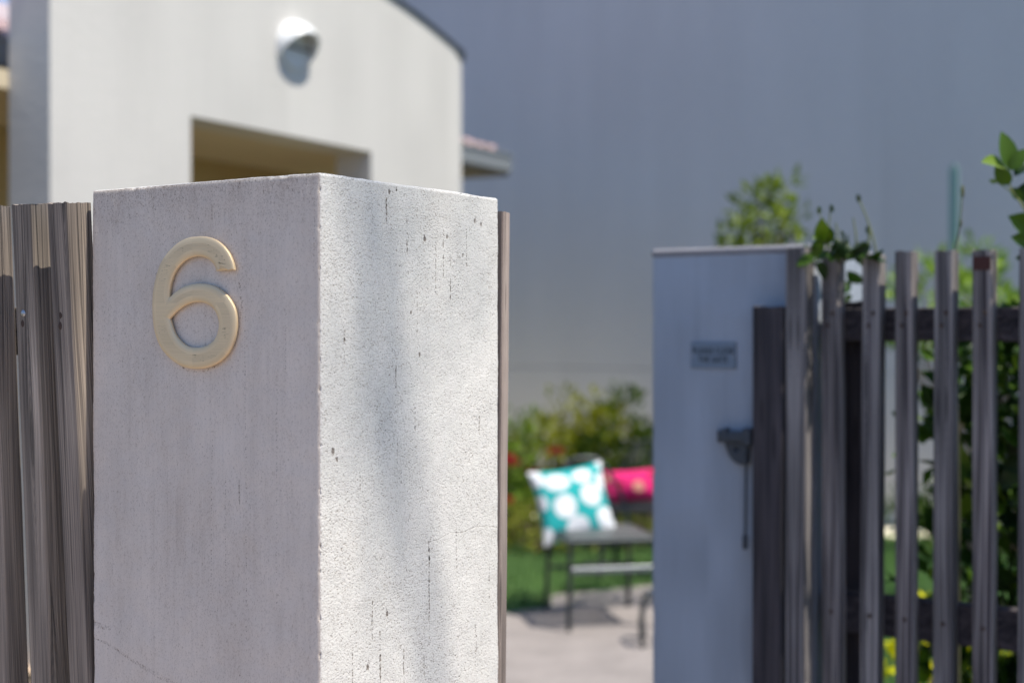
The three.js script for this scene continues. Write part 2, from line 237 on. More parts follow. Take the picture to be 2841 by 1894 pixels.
const smoothMat = (() => {
  const m = faceMaps(0.40, VIS, 'smooth', 37), r = m.r;
  for (let y = 0; y < m.N; y++) for (let x = 0; x < m.N; x++) { const q = msmear(x, y); m.A[y * m.N + x] += q - 0.06 * smooth(0.62, 0.85, vn(x / 60, y / 420, 8)) * vn(x / 14, y / 300, 9); }
  m.pits(42000, 0.00045, 0.0010, 0.17, 0.5); m.pits(26000, 0.0005, 0.0008, 0.22, 0.6, 1.6);
  for (let i = 0; i < 7; i++) m.string(r() * 0.40, r() * 0.55, r() * 0.55 + 0.03 + 0.05 * r(), 0.55);
  m.string(0.235, 0.13, 0.185, 0.6); m.line([[0.268, 0.375], [0.269, 0.405]], 0.0008, 0.2, 0.2, 0);
  m.line([[0.22, 0.20], [0.228, 0.235]], 0.0005, 0.10, 0, 0.1); m.line([[0.222, 0.03], [0.222, 0.05]], 0.001, 0.09, 0, 0.1);
  for (let k = 0; k < 4; k++) { m.line([[0.0, 0.578 + 0.0015 * k], [0.012, 0.582 + 0.002 * k], [0.035, 0.585 + 0.001 * k]], 0.0009, 0.16, 0.4, 0.6); m.line([[0.0, 0.603], [0.03, 0.606 + 0.001 * k], [0.07, 0.620 + 0.001 * k], [0.11, 0.632 + 0.0015 * k], [0.17, 0.646 + 0.002 * k], [0.25, 0.659 + 0.003 * k]], 0.0008, 0.15, 0.4, 0.72); }
  for (let i = 0; i < 90; i++) { const a = -0.35 + 3.6 * r(), q = 1.0 + 0.05 * r() * r(); m.dab(0.1955 + 0.0755 * q * Math.cos(a), 0.155 + 0.085 * q * Math.sin(a), 0.0006 + 0.0007 * r(), 0.0006 + 0.0007 * r(), 0.22 + 0.2 * r(), 0.4); }
  for (let i = 0; i < 260; i++) m.dab(r() * 0.40, r() * r() * VIS, 0.0003 + 0.0005 * r(), 0.0004 + 0.0008 * r(), 0.25 + 0.2 * r(), 0.8);
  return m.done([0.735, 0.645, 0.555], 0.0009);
})();
// rounded box with displaced faces: fine cells where asked, y measured up from the ground
function pillarGeo(W, D, Hh, fineF, fineR, ampF, ampR, rad) {
  const pos = [], idx = [], uv = [], groups = []; const hx = W / 2, hz = D / 2;
  const put = (x, y, z) => { // point on the box surface: round, then displace by noise in space
    const qx = clamp(x, -hx + rad, hx - rad), qy = Math.min(y, Hh - rad), qz = clamp(z, -hz + rad, hz - rad);
    let nx = x - qx, ny = y - qy, nz = z - qz; const l = Math.hypot(nx, ny, nz) || 1; nx /= l; ny /= l; nz /= l;
    const fr = nx * nx, g = 1000;
    const edge = 1 - Math.max(nx * nx, ny * ny, nz * nz);
    const c = n3(x * 560, y * 560, z * 560) * 0.7 + n3(x * 240, y * 240 + 7, z * 240) * 0.35;
    const sft = n3(x * 300, y * 90, z * 300) * 0.6 + n3(x * 30, y * 25, z * 30) * 1.0;
    const big = n3(x * 14, y * 11, z * 14) * 0.0012 + n3(x * 45, y * 38, z * 45) * 0.0005;
    const chip = -0.0032 * smooth(0.3, 0.65, n3(x * 120 + 3, y * 120, z * 120)) * smooth(0.05, 0.5, edge) - 0.008 * smooth(0.5, 0.72, n3(x * 45 + 1, y * 38, z * 45)) * smooth(0.1, 0.5, edge);
    const dsp = c * (ampR * fr + ampF * 0.5 * nz * nz + ampR * 0.8 * ny * ny) + sft * ampF * nz * nz + big + chip + edge * c * 0.0006;
    return [qx + nx * (rad + dsp), qy + ny * (rad + dsp), qz + nz * (rad + dsp)];
  };
  function rows(cell) { const ys = []; const n = Math.ceil(VIS / cell); for (let i = 0; i <= n; i++) ys.push(Hh - VIS * i / n); const m = 12; for (let i = 1; i <= m; i++) ys.push((Hh - VIS) * (1 - i / m)); return ys.reverse(); }
  function cols(half, cell) { const n = Math.ceil(2 * half / cell), a = []; for (let i = 0; i <= n; i++) a.push(-half + 2 * half * i / n); return a; }
  function grid(us, vs, f, uvf, mat) { const b = pos.length / 3, nu = us.length; const s0 = idx.length; for (const v of vs) for (const u of us) { const p = f(u, v); pos.push(...put(...p)); uv.push(...uvf(...p)); }
    for (let j = 0; j + 1 < vs.length; j++) for (let i = 0; i + 1 < nu; i++) { const a = b + j * nu + i; idx.push(a, a + 1, a + nu + 1, a, a + nu + 1, a + nu); } groups.push([s0, idx.length - s0, mat]); }
  const fF = (x, y) => [(x + hx) / W, 1 - (Hh - y) / VIS], fR = (z, y) => [(hz - z) / D, 1 - (Hh - y) / VIS];
  grid(cols(hx, fineF), rows(fineF), (u, v) => [u, v, hz], (x, y) => fF(x, y), 0);
  grid(cols(hz, fineR), rows(fineR), (u, v) => [hx, v, -u], (x, y, z) => fR(z, y), 1);
  grid(cols(hx, 0.02), rows(0.02), (u, v) => [-u, v, -hz], (x, y) => fF(x, y), 0);
  grid(cols(hz, 0.02), rows(0.02), (u, v) => [-hx, v, u], (x, y, z) => fR(z, y), 1);
  grid(cols(hx, 0.003), cols(hz, 0.003), (u, v) => [u, Hh, -v], (x, y, z) => [(x + hx) / W, (z + hz) / D], 1);
  const g = new THREE.BufferGeometry(); g.setAttribute('position', new THREE.Float32BufferAttribute(pos, 3)); g.setAttribute('uv', new THREE.Float32BufferAttribute(uv, 2)); g.setIndex(idx);
  for (const q of groups) g.addGroup(...q); g.computeVertexNormals(); return g;
}
const pil = one('gate_pillar', 'pale rendered square gate pillar in front carrying the brass number, one side sunlit', 'gate pillar', pillarGeo(0.40, 0.39, PH, 0.0022, 0.0010, 0.0003, 0.00046, 0.004), [smoothMat, coarseMat]);
pil.position.set(-0.20, 0, -0.195);
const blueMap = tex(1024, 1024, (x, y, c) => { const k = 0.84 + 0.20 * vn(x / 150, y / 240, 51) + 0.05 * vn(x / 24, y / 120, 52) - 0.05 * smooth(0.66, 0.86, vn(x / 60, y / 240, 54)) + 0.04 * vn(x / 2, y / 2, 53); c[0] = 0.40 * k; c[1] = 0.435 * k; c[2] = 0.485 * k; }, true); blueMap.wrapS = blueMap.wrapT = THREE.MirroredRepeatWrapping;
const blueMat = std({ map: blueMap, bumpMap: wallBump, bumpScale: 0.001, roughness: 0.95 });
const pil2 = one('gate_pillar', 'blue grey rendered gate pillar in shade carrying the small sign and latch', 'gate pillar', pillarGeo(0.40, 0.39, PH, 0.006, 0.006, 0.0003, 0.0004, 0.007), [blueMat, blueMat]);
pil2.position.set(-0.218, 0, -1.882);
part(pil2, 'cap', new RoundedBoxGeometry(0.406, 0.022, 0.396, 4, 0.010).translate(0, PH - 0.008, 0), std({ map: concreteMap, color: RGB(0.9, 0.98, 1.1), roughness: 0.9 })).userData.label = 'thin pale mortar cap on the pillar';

// ---------------------------------------------------------------- brass number 6
{
  const o = [[71, 40], [68.1, 49.8], [61.3, 61.4], [50.1, 71.8], [36.2, 79.3], [18.7, 83.4], [4.5, 83.6], [-9.8, 82.6], [-26, 77.6], [-40.6, 68.9], [-53.4, 58.2], [-62.6, 45.4], [-68.5, 31.1], [-72.3, 16.7], [-74.1, 1], [-73.7, -14.8], [-71.5, -30.5], [-67.2, -43.7], [-59.8, -56.1], [-49.7, -65.8], [-36.9, -74.1], [-22.4, -80.4], [-6.2, -83.4], [9.8, -83.6], [27.4, -81.1], [43.1, -75.8], [55.3, -68], [64.7, -57.9], [70.7, -45.9], [73.8, -33.3], [74.1, -20.7], [71.6, -9.4], [66.4, -0.5], [58.7, 7.8], [48.4, 14.9], [36.2, 20.2], [22.2, 23.3], [8, 24.1], [-6.2, 22.8], [-18.8, 19.8], [-31.5, 14.6], [-42.7, 7.2]];
  const i = [[-42.7, 7.2], [-42, 16.3], [-39.6, 26], [-35.1, 35.7], [-27.8, 44.6], [-18.8, 51.5], [-8, 56.3], [4.5, 58.6], [15.1, 57.9], [25.7, 54.8], [34.4, 48.8], [38.8, 43], [39.7, 39.4]];
  const h = [[-42, -20.2], [-33.3, -13.1], [-22.4, -6.7], [-9.8, -1.6], [4.5, 0.8], [16.9, 0], [27.4, -3.3], [36.2, -9.1], [41.4, -16.8], [44, -25.6], [43.1, -34.5], [38.8, -43.4], [30.9, -50.4], [20.4, -55], [8, -57], [-6.2, -56.4], [-17, -52.6], [-26, -46.8], [-33.3, -39], [-37.8, -30.6], [-40.9, -22.8], [-42, -20.2]];
  const curve = (a, n) => new THREE.SplineCurve(a.map(([x, y]) => new THREE.Vector2(x / 1000, y / 1000))).getPoints(n);
  const out = curve(o, 150).concat(curve(i, 60).slice(1)), s = new THREE.Shape(out); s.holes.push(new THREE.Path(curve(h, 90).slice(0, -1)));
  const g = new THREE.ExtrudeGeometry(s, { depth: 0.0022, bevelEnabled: true, bevelThickness: 0.0024, bevelSize: 0.0085, bevelOffset: -0.0085, bevelSegments: 5 });
  const uv = g.attributes.uv; for (let k = 0; k < uv.count; k++) uv.setXY(k, uv.getX(k) / 0.2, uv.getY(k) / 0.2);
  const brush = tex(512, 1024, (x, y, c) => { c[0] = c[1] = c[2] = 0.5 * vn(x / 110, y / 1.1, 61) + 0.5 * vn(x / 40, y / 2.2, 62); });
  const bcol = tex(512, 1024, (x, y, c) => { const k = 0.90 + 0.12 * vn(x / 130, y / 1.4, 61) - 0.42 * smooth(0.80, 0.9, vn(x / 12, y / 3, 63)) * smooth(0.62, 0.8, vn(x / 90, y / 60, 64)); const ag = 0.86 + 0.2 * vn(x / 150, y / 200, 65); c[0] = 0.84 * k * ag; c[1] = 0.655 * k * ag; c[2] = 0.41 * k * ag; }, true);
  const n = one('house_number', 'brushed brass house number 6 fixed to the front pillar', 'house number', g, new THREE.MeshPhysicalMaterial({ map: bcol, metalness: 0.42, roughness: 0.55, bumpMap: brush, bumpScale: 0.00025 }));
  n.position.set(-0.2045, 1.436, 0.0016 + 0.0017);
}

// ---------------------------------------------------------------- weathered timber
function timber(seed, col, dark, contrast = 1, mid = 1) {
  const W = 512, H = 2048, r = rng(seed), knots = []; for (let i = 0; i < 11; i++) knots.push([r() * W, r() * H, 9 + 15 * r()]);
  const cracks = []; for (let i = 0; i < 22; i++) cracks.push([r() * W, r() * H * 0.95, 120 + 520 * r(), 1 + 2.2 * r(), r() * 60]);
  const at = (x, y) => { let X = x, kn = 0, ring = 0; for (const [kx, ky, kr] of knots) { const dx = x - kx, dy = (y - ky) / 3.2, d = Math.hypot(dx, dy); const push = Math.exp(-(d * d) / (kr * kr * 5)); X += (dx > 0 ? -1 : 1) * push * kr * 0.9; kn = Math.max(kn, smooth(kr, kr * 0.35, d)); ring += push * Math.sin(d * 0.9); }
    X += 8 * (vn(x / 90, y / 420, seed) - 0.5);
    const bow = X + 34 * Math.pow(vn(x / 190 + 3, y / 520, seed + 6), 2) * Math.sin(y / 300 + seed); const g = 0.5 + (0.40 + 0.1 * (1 - mid)) * (vn(bow / 3.2, y / 200, seed + 1) - 0.5) + 0.34 * mid * (vn(bow / 12, y / 420, seed + 2) - 0.5) + 0.3 * mid * (vn(bow / 34, y / 500, seed + 3) - 0.5) + 0.16 * (vn(x / 50, y / 120, seed + 9) - 0.5); const f = vn(X / 1.5, y / 60, seed + 4), st = vn(x / 70, y / 260, seed + 5);
    let cr = 0; for (const [cx, cy, cl, cw, wv] of cracks) { const q = (y - cy) / cl; if (q > 0 && q < 1) { const xx = cx + 5 * Math.sin(q * 4 + wv), dd = Math.abs(X - xx); cr = Math.max(cr, smooth(cw, cw * 0.3, dd) * Math.sin(q * Math.PI)); } }
    return [g, f, st, kn, cr, ring]; };
  const map = tex(W, H, (x, y, c) => { const [g, f, st, kn, cr, ring] = at(x, y); const k = clamp(0.5 + contrast * (1.7 * (g - 0.5) + 0.35 * (f - 0.5) + 0.12 * ring)) , m = (0.48 + 0.78 * st) * (1 - 0.55 * kn) * (1 - 0.75 * cr); for (let i = 0; i < 3; i++) c[i] = (dark[i] + (col[i] - dark[i]) * k) * m; }, true);
  const bump = tex(W, H, (x, y, c) => { const [g, f, , kn, cr] = at(x, y); c[0] = c[1] = c[2] = clamp(0.6 * g + 0.25 * f + 0.15 - 0.6 * cr - 0.15 * kn); });
  map.wrapS = bump.wrapS = THREE.MirroredRepeatWrapping; return std({ map, bumpMap: bump, bumpScale: 0.0022, roughness: 0.92 });
}
const woodL = [timber(101, [0.46, 0.375, 0.295], [0.12, 0.095, 0.08], 0.95, 0.5), timber(104, [0.50, 0.41, 0.325], [0.14, 0.115, 0.095], 0.95, 0.5)];
const woodR = [timber(107, [0.45, 0.39, 0.355], [0.07, 0.055, 0.058], 1.2, 1.3), timber(109, [0.38, 0.34, 0.315], [0.06, 0.05, 0.053], 1.2, 1.3)];
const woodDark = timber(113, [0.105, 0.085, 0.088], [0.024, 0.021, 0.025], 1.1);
const woodPink = timber(115, [0.52, 0.42, 0.36], [0.30, 0.23, 0.19], 0.8);
// a board standing at y = 0, grooved along its length, with a rough sawn top
function board(w, t, h, seed, groove = 0.0012, y0 = 0) {
  const per = [], cn = 0.0035, r = rng(seed); const side = (n, f) => { for (let i = 0; i < n; i++) per.push(f(i / n)); };
  side(26, (q) => [-w / 2 + w * q, t / 2, 0, 1]); side(18, (q) => [w / 2, t / 2 - t * q, 1, 0]); side(26, (q) => [w / 2 - w * q, -t / 2, 0, -1]); side(18, (q) => [-w / 2, -t / 2 + t * q, -1, 0]);
  const n = per.length, R = 46, pos = [], uv = [], idx = [], ou = r(), ov = r(); const topN = (x, z) => 0.0025 * n3(x * 160 + seed, z * 160, 3) + 0.004 * n3(x * 40, z * 40 + seed, 1);
  const at = (i, y) => { const [x, z, nx, nz] = per[i % n]; const qx = clamp(x, -w / 2 + cn, w / 2 - cn), qz = clamp(z, -t / 2 + cn, t / 2 - cn), dx = x - qx, dz = z - qz, l = Math.hypot(dx, dz);
    let X = x, Z = z, mx = nx, mz = nz; if (l > 1e-9) { mx = dx / l; mz = dz / l; X = qx + mx * cn; Z = qz + mz * cn; }
    const gr = -groove * (smooth(0.1, 0.55, n3(i * 0.42, y * 0.9, seed)) + 0.5 * smooth(0.2, 0.5, n3(i * 1.1, y * 1.7, seed + 5))) + 0.0008 * n3(y * 4, i * 0.05, seed + 2);
    return [X + mx * gr, Z + mz * gr]; };
  for (let j = 0; j <= R; j++) { const q = j / R, y = y0 + (h - y0) * (1 - (1 - q) * (1 - q)); for (let i = 0; i <= n; i++) { const [x, z] = at(i, y); pos.push(x, j === R ? h + topN(x, z) : y, z); uv.push(ou + i / n * ((2 * w + 2 * t) / 0.17), 0.12 * ov + y / 1.85); } }
  for (let j = 0; j < R; j++) for (let i = 0; i < n; i++) { const a = j * (n + 1) + i; idx.push(a, a + 1, a + n + 2, a, a + n + 2, a + n + 1); }
  const b = pos.length / 3; pos.push(0, h, 0); uv.push(ou, ov); const rim = b + 1; for (let i = 0; i <= n; i++) { const [x, z] = at(i, h); pos.push(x, h + topN(x, z), z); uv.push(ou + x * 6, ov + z * 6); }
  for (let i = 0; i < n; i++) idx.push(b, rim + i, rim + i + 1);
  const g = new THREE.BufferGeometry(); g.setAttribute('position', new THREE.Float32BufferAttribute(pos, 3)); g.setAttribute('uv', new THREE.Float32BufferAttribute(uv, 2)); g.setIndex(idx); g.computeVertexNormals(); return g;
}
const steel = std({ color: RGB(0.45, 0.46, 0.48), metalness: 0.9, roughness: 0.4 }), rust = std({ color: RGB(0.06, 0.035, 0.025), roughness: 0.8 });
const nailGeo = new THREE.SphereGeometry(0.005, 14, 8, 0, Math.PI * 2, 0, Math.PI / 2).scale(1, 0.6, 1).rotateX(Math.PI / 2), holeGeo = (() => { const g = new THREE.SphereGeometry(0.0045, 12, 8).scale(1, 1.25, 0.25); return g; })();
function nail(p, x, y, z, hole) { const m = part(p, hole ? 'nail_hole' : 'nail', hole ? holeGeo : nailGeo, hole ? rust : steel); m.position.set(x, y, z); return m; }
// left fence: pickets lean forward at the top
{
  const f = thing('picket_fence', 'sharp weathered timber picket fence left of the front pillar', 'fence');
  const rows = [[-0.4145, 1.5735, 0, 0.041, 0.042], [-0.5155, 1.577, 1, 0.042, 0.041], [-0.610, 1.578, 0, 0.044, 0.036], [-0.685, 1.574, 1, 0.045, 0.036], [-0.760, 1.576, 0, 0.045, 0.036], [-0.836, 1.574, 1, 0.045, 0.036]];
  rows.forEach(([x, h, k, w, t], i) => {
    const lean = THREE.MathUtils.degToRad(2.6 + (i % 2) * 0.1), m = part(f, numbered('picket'), board(w, t, h, 11 + i * 3, 0.0004), woodL[k]);
    m.rotation.x = lean; m.position.set(x, 0.0, 0.0325 - t / 2 - Math.sin(lean) * h + (i === 1 ? -0.006 : i === 2 ? -0.008 : 0)); m.rotation.z = THREE.MathUtils.degToRad(i === 0 ? 0.62 : i === 1 ? -0.1 : -0.3);
    if (i < 3) { nail(m, i === 1 ? -0.004 : -0.002, h - 0.150, t / 2 - 0.0006, i === 0); nail(m, i === 1 ? -0.006 : -0.004, h - 0.164, t / 2 - 0.0004, true); }
  });
  for (const y of [1.40, 0.45]) part(f, numbered('rail'), bx(0.5, 0.07, 0.04, -0.70, y, -0.06 - (1.45 - y) * 0.03, 0.004), woodL[0]);
}
// board behind the front pillar
{
  const b = one('timber_board', 'narrow sunlit timber board showing behind the far edge of the front pillar', 'timber board', board(0.07, 0.02, 1.569, 77, 0.0006), woodPink);
  b.position.set(-0.0485, 0, -0.409); b.rotation.z = THREE.MathUtils.degToRad(-0.55);
}
// right fence
{
  const f = thing('picket_fence', 'shaded grey timber picket fence with dark rails to the right of the sign pillar', 'fence');
  const xs = [[-0.040, 1.581, 0.047, -1.632, 1], [0.030, 1.570, 0.040, -1.668, 0], [0.1095, 1.564, 0.040, -1.668, 1], [0.1895, 1.568, 0.0385, -1.668, 0], [0.267, 1.567, 0.041, -1.668, 1], [0.3515, 1.566, 0.0415, -1.668, 0], [0.4385, 1.568, 0.042, -1.668, 1], [0.519, 1.565, 0.04, -1.668, 0], [0.60, 1.567, 0.04, -1.668, 1]];
  xs.forEach(([x, h, w, z, k], i) => {
    const t = i ? 0.046 : 0.052, m = part(f, numbered('picket'), board(i ? w - 0.001 : w, t, h, 41 + i * 5, 0.0004), woodR[k]); m.position.set(x, 0, z - t / 2); m.rotation.z = THREE.MathUtils.degToRad([0, 0.25, -0.2, 0.15, -0.1, 0.12, -0.15, 0, 0][i]);
    if (i) { nail(m, 0.006, 1.438, t / 2, true); nail(m, -0.004, 1.412, t / 2, true); nail(m, 0.002, 0.79, t / 2, true); }
    if (i === 5) { const s = part(m, 'rust_stain', bx(w - 0.006, 0.028, 0.0022, 0, 1.539, t / 2), std({ color: RGB(0.075, 0.028, 0.022), roughness: 0.95 })); s.userData.label = 'dark red paint mark near the top of the picket'; }
  });
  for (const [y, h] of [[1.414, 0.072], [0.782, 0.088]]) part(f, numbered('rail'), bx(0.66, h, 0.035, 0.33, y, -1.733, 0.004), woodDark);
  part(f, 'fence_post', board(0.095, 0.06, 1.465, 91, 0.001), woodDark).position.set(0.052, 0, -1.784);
}
{
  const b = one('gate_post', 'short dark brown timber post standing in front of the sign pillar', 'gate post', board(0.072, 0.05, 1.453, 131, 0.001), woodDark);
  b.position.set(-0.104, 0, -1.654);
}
// latch on the sign pillar
{
  const dk = std({ color: RGB(0.075, 0.085, 0.10), metalness: 0.5, roughness: 0.5 });
  const l = thing('gate_latch', 'dark metal gate latch with a hanging rod beside the short post', 'gate latch', [-0.196, 1.162, -1.686]);
  part(l, 'bolt', merge([bx(0.082, 0.026, 0.018, 0, 0, 0.02, 0.005), bx(0.022, 0.040, 0.024, 0.032, 0.001, 0.022, 0.004), bx(0.012, 0.034, 0.022, -0.022, 0.002, 0.02, 0.004), bx(0.016, 0.03, 0.016, -0.036, 0, 0.018, 0.005)]), dk);
  const s = new THREE.Shape(); s.moveTo(-0.028, 0); s.quadraticCurveTo(-0.018, -0.046, 0.012, -0.05); s.lineTo(0.026, -0.046); s.lineTo(0.026, 0); s.lineTo(-0.028, 0);
  const ho = new THREE.Path(); ho.absellipse(0.0, -0.018, 0.008, 0.006, 0, Math.PI * 2); s.holes.push(ho);
  part(l, 'keeper_plate', new THREE.ExtrudeGeometry(s, { depth: 0.01, bevelEnabled: true, bevelSize: 0.002, bevelThickness: 0.002, bevelSegments: 2 }).translate(0, -0.012, 0.004), dk);
  part(l, 'hanging_rod', merge([tube([[0.026, -0.03, 0.022], [0.0265, -0.1, 0.022], [0.024, -0.24, 0.021]], 0.0032, 16, 8), new THREE.CapsuleGeometry(0.0062, 0.022, 4, 10).translate(0.024, -0.236, 0.021)]), dk);
}
// sign
{
  const c = document.createElement('canvas'); c.width = 512; c.height = 284; const x = c.getContext('2d');
  x.fillStyle = '#7c8996'; x.fillRect(0, 0, 512, 284); x.fillStyle = '#08090b'; x.textAlign = 'center'; x.textBaseline = 'middle'; x.font = 'bold 100px sans-serif';
  x.fillText('PLEASE CLOSE', 256, 92, 496); x.fillText('THE GATE', 256, 190, 350);
  const t = new THREE.CanvasTexture(c); t.colorSpace = THREE.SRGBColorSpace;
  const s = thing('sign', 'small grey metal sign reading PLEASE CLOSE THE GATE on the shaded pillar', 'sign', [-0.2592, 1.3445, -1.6865]);
  part(s, 'plate', bx(0.112, 0.0605, 0.003, 0, 0, 0.0015), std({ color: RGB(0.2, 0.24, 0.29), metalness: 0.3, roughness: 0.5 }));
  part(s, 'lettering', new THREE.PlaneGeometry(0.108, 0.0575).translate(0, 0, 0.0036), std({ map: t, roughness: 0.5, metalness: 0.1 }));
  for (const [a, b] of [[-0.051, 0], [0.051, 0]]) part(s, 'screw', new THREE.SphereGeometry(0.0022, 10, 6).scale(1, 1, 0.5).translate(a, b, 0.0042), steel);
}

// ---------------------------------------------------------------- plants
const LEAF = (() => { // one unit leaf along +y, folded along its midrib
  const R = 6, pos = [], idx = [], uv = []; for (let j = 0; j <= R; j++) { const q = j / R, w = 0.29 * Math.pow(Math.sin(Math.PI * Math.pow(q, 0.85)), 0.8) + (j === 0 ? 0.01 : 0), z = -0.16 * q * q; for (const s of [-1, 0, 1]) { pos.push(s * w, q, z + Math.abs(s) * w * 0.38); uv.push(0.5 + s * 0.5, q); } }
  for (let j = 0; j < R; j++) for (let i = 0; i < 2; i++) { const a = j * 3 + i; idx.push(a, a + 1, a + 4, a, a + 4, a + 3); }
  const g = new THREE.BufferGeometry(); g.setAttribute('position', new THREE.Float32BufferAttribute(pos, 3)); g.setAttribute('uv', new THREE.Float32BufferAttribute(uv, 2)); g.setIndex(idx); g.computeVertexNormals(); return g; })();
const leafMat = (r, g, b, o = {}) => new THREE.MeshPhysicalMaterial({ color: RGB(r, g, b), roughness: 0.45, specularIntensity: 0.45, transmission: 0.4, thickness: 0, side: THREE.DoubleSide, ...o });
const foliageMat = new THREE.MeshPhysicalMaterial({ vertexColors: true, roughness: 0.55, specularIntensity: 0.12, transmission: 0.42, thickness: 0, side: THREE.DoubleSide });
const Y = new THREE.Vector3(0, 1, 0), tq = new THREE.Quaternion(), tq2 = new THREE.Quaternion();
function orient(dir, roll, out = new THREE.Quaternion()) { tq.setFromUnitVectors(Y, dir.clone().normalize()); tq2.setFromAxisAngle(Y, roll); return out.copy(tq).multiply(tq2); }
function cloud(leaves) { // [{p, dir, roll, s, c}] -> one geometry of folded diamonds (4 triangles each) with vertex colours
  const pos = [], col = [], nor = [], q = new THREE.Quaternion(), v = new THREE.Vector3();
  const B = [[0, 0, 0], [-0.24, 0.45, 0.09], [0, 0.5, 0], [0, 1, -0.08], [0.24, 0.45, 0.09]], F = [[0, 2, 1], [1, 2, 3], [0, 4, 2], [2, 4, 3]];
  for (const l of leaves) { orient(l.dir, l.roll, q); const P = B.map((b) => v.set(...b).multiplyScalar(l.s).applyQuaternion(q).add(l.p).toArray());
    for (const f of F) { const [a, b, c] = f.map((i) => P[i]); const e1 = [b[0] - a[0], b[1] - a[1], b[2] - a[2]], e2 = [c[0] - a[0], c[1] - a[1], c[2] - a[2]]; let n = [e1[1] * e2[2] - e1[2] * e2[1], e1[2] * e2[0] - e1[0] * e2[2], e1[0] * e2[1] - e1[1] * e2[0]]; const L = Math.hypot(...n) || 1; n = n.map((x) => x / L); for (const p of [a, b, c]) { pos.push(...p); nor.push(...n); col.push(...l.c); } } }
  const g = new THREE.BufferGeometry(); g.setAttribute('position', new THREE.Float32BufferAttribute(pos, 3)); g.setAttribute('normal', new THREE.Float32BufferAttribute(nor, 3)); g.setAttribute('color', new THREE.Float32BufferAttribute(col, 3)); return g;
}
const barkMat = std({ color: RGB(0.16, 0.12, 0.085), roughness: 0.95 });
function rnd3(r) { let v; do v = new THREE.Vector3(r() * 2 - 1, r() * 2 - 1, r() * 2 - 1); while (v.lengthSq() > 1 || v.lengthSq() < 0.01); return v; }
const lerp3 = (a, b, t) => a.map((x, i) => x + (b[i] - x) * t);
function bush(o) { // clumps of leaves on branching stems
  const r = rng(o.seed), t = thing(o.name, o.label, o.cat, [o.x, 0, o.z], 0, o.group), stems = [], leaves = [];
  for (let k = 0; k < o.clumps; k++) {
    const a = r() * 6.283, e = Math.acos(1 - r() * (o.spread ?? 1.25)), R = 0.55 + 0.45 * r(); const c = new THREE.Vector3(Math.cos(a) * Math.sin(e) * o.w * R, o.base + (o.h - o.base) * (0.25 + 0.75 * Math.max(0, Math.cos(e)) * R) * (0.8 + 0.25 * r()), Math.sin(a) * Math.sin(e) * o.w * R);
    stems.push(taper([[0.02 * (r() - 0.5), 0, 0.02 * (r() - 0.5)], [c.x * 0.25, c.y * 0.45, c.z * 0.25], [c.x, c.y, c.z]], o.stem ?? 0.012, 0.003, 8, 5));
    const cr = o.clumpR * (0.7 + 0.6 * r());
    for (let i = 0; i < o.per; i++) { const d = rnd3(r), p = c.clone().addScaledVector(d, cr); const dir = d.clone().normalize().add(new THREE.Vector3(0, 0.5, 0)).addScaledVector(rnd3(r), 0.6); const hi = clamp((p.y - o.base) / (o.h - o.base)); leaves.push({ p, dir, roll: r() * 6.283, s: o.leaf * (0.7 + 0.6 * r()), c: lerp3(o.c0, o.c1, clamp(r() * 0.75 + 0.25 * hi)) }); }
  }
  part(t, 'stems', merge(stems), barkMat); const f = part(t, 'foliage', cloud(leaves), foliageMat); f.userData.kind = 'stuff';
  if (o.flowers) for (const [x, y, z, s, m] of o.flowers) { const gs = []; for (let k = 0; k < 7; k++) { const q = orient(new THREE.Vector3(Math.cos(k * 0.9), 0.7, Math.sin(k * 0.9)), 0.4); gs.push(LEAF.clone().scale(s * 1.3, s, s).applyQuaternion(q)); } const fl = part(t, numbered('flower'), merge(gs), m); fl.position.set(x - o.x, y, z - o.z); }
  return t;
}
const redM = std({ color: RGB(0.5, 0.025, 0.03), side: THREE.DoubleSide, roughness: 0.6 });
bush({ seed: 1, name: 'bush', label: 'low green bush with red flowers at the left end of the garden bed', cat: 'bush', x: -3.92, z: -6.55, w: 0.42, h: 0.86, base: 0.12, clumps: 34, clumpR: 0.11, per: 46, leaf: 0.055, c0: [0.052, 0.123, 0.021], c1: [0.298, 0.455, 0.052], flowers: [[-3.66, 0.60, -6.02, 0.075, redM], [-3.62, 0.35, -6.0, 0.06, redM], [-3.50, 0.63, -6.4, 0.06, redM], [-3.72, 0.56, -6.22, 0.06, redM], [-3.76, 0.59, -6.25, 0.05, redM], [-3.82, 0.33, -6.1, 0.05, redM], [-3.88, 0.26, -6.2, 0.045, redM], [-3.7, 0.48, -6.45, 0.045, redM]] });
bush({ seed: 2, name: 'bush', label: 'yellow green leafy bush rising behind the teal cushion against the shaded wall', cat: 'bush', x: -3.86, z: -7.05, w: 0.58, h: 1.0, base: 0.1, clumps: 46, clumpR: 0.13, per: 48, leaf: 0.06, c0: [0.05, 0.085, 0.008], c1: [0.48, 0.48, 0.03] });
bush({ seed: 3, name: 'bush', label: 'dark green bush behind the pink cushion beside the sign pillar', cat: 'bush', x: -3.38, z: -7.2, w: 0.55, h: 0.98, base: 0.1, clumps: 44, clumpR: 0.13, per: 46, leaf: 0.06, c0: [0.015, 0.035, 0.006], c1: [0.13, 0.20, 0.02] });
bush({ seed: 4, name: 'bush', label: 'low yellow green ground shrub at the back of the lawn left of the chair', cat: 'bush', x: -3.5, z: -6.2, w: 0.30, h: 0.40, base: 0.04, clumps: 22, clumpR: 0.08, per: 40, leaf: 0.045, c0: [0.105, 0.158, 0.021], c1: [0.525, 0.525, 0.088] });
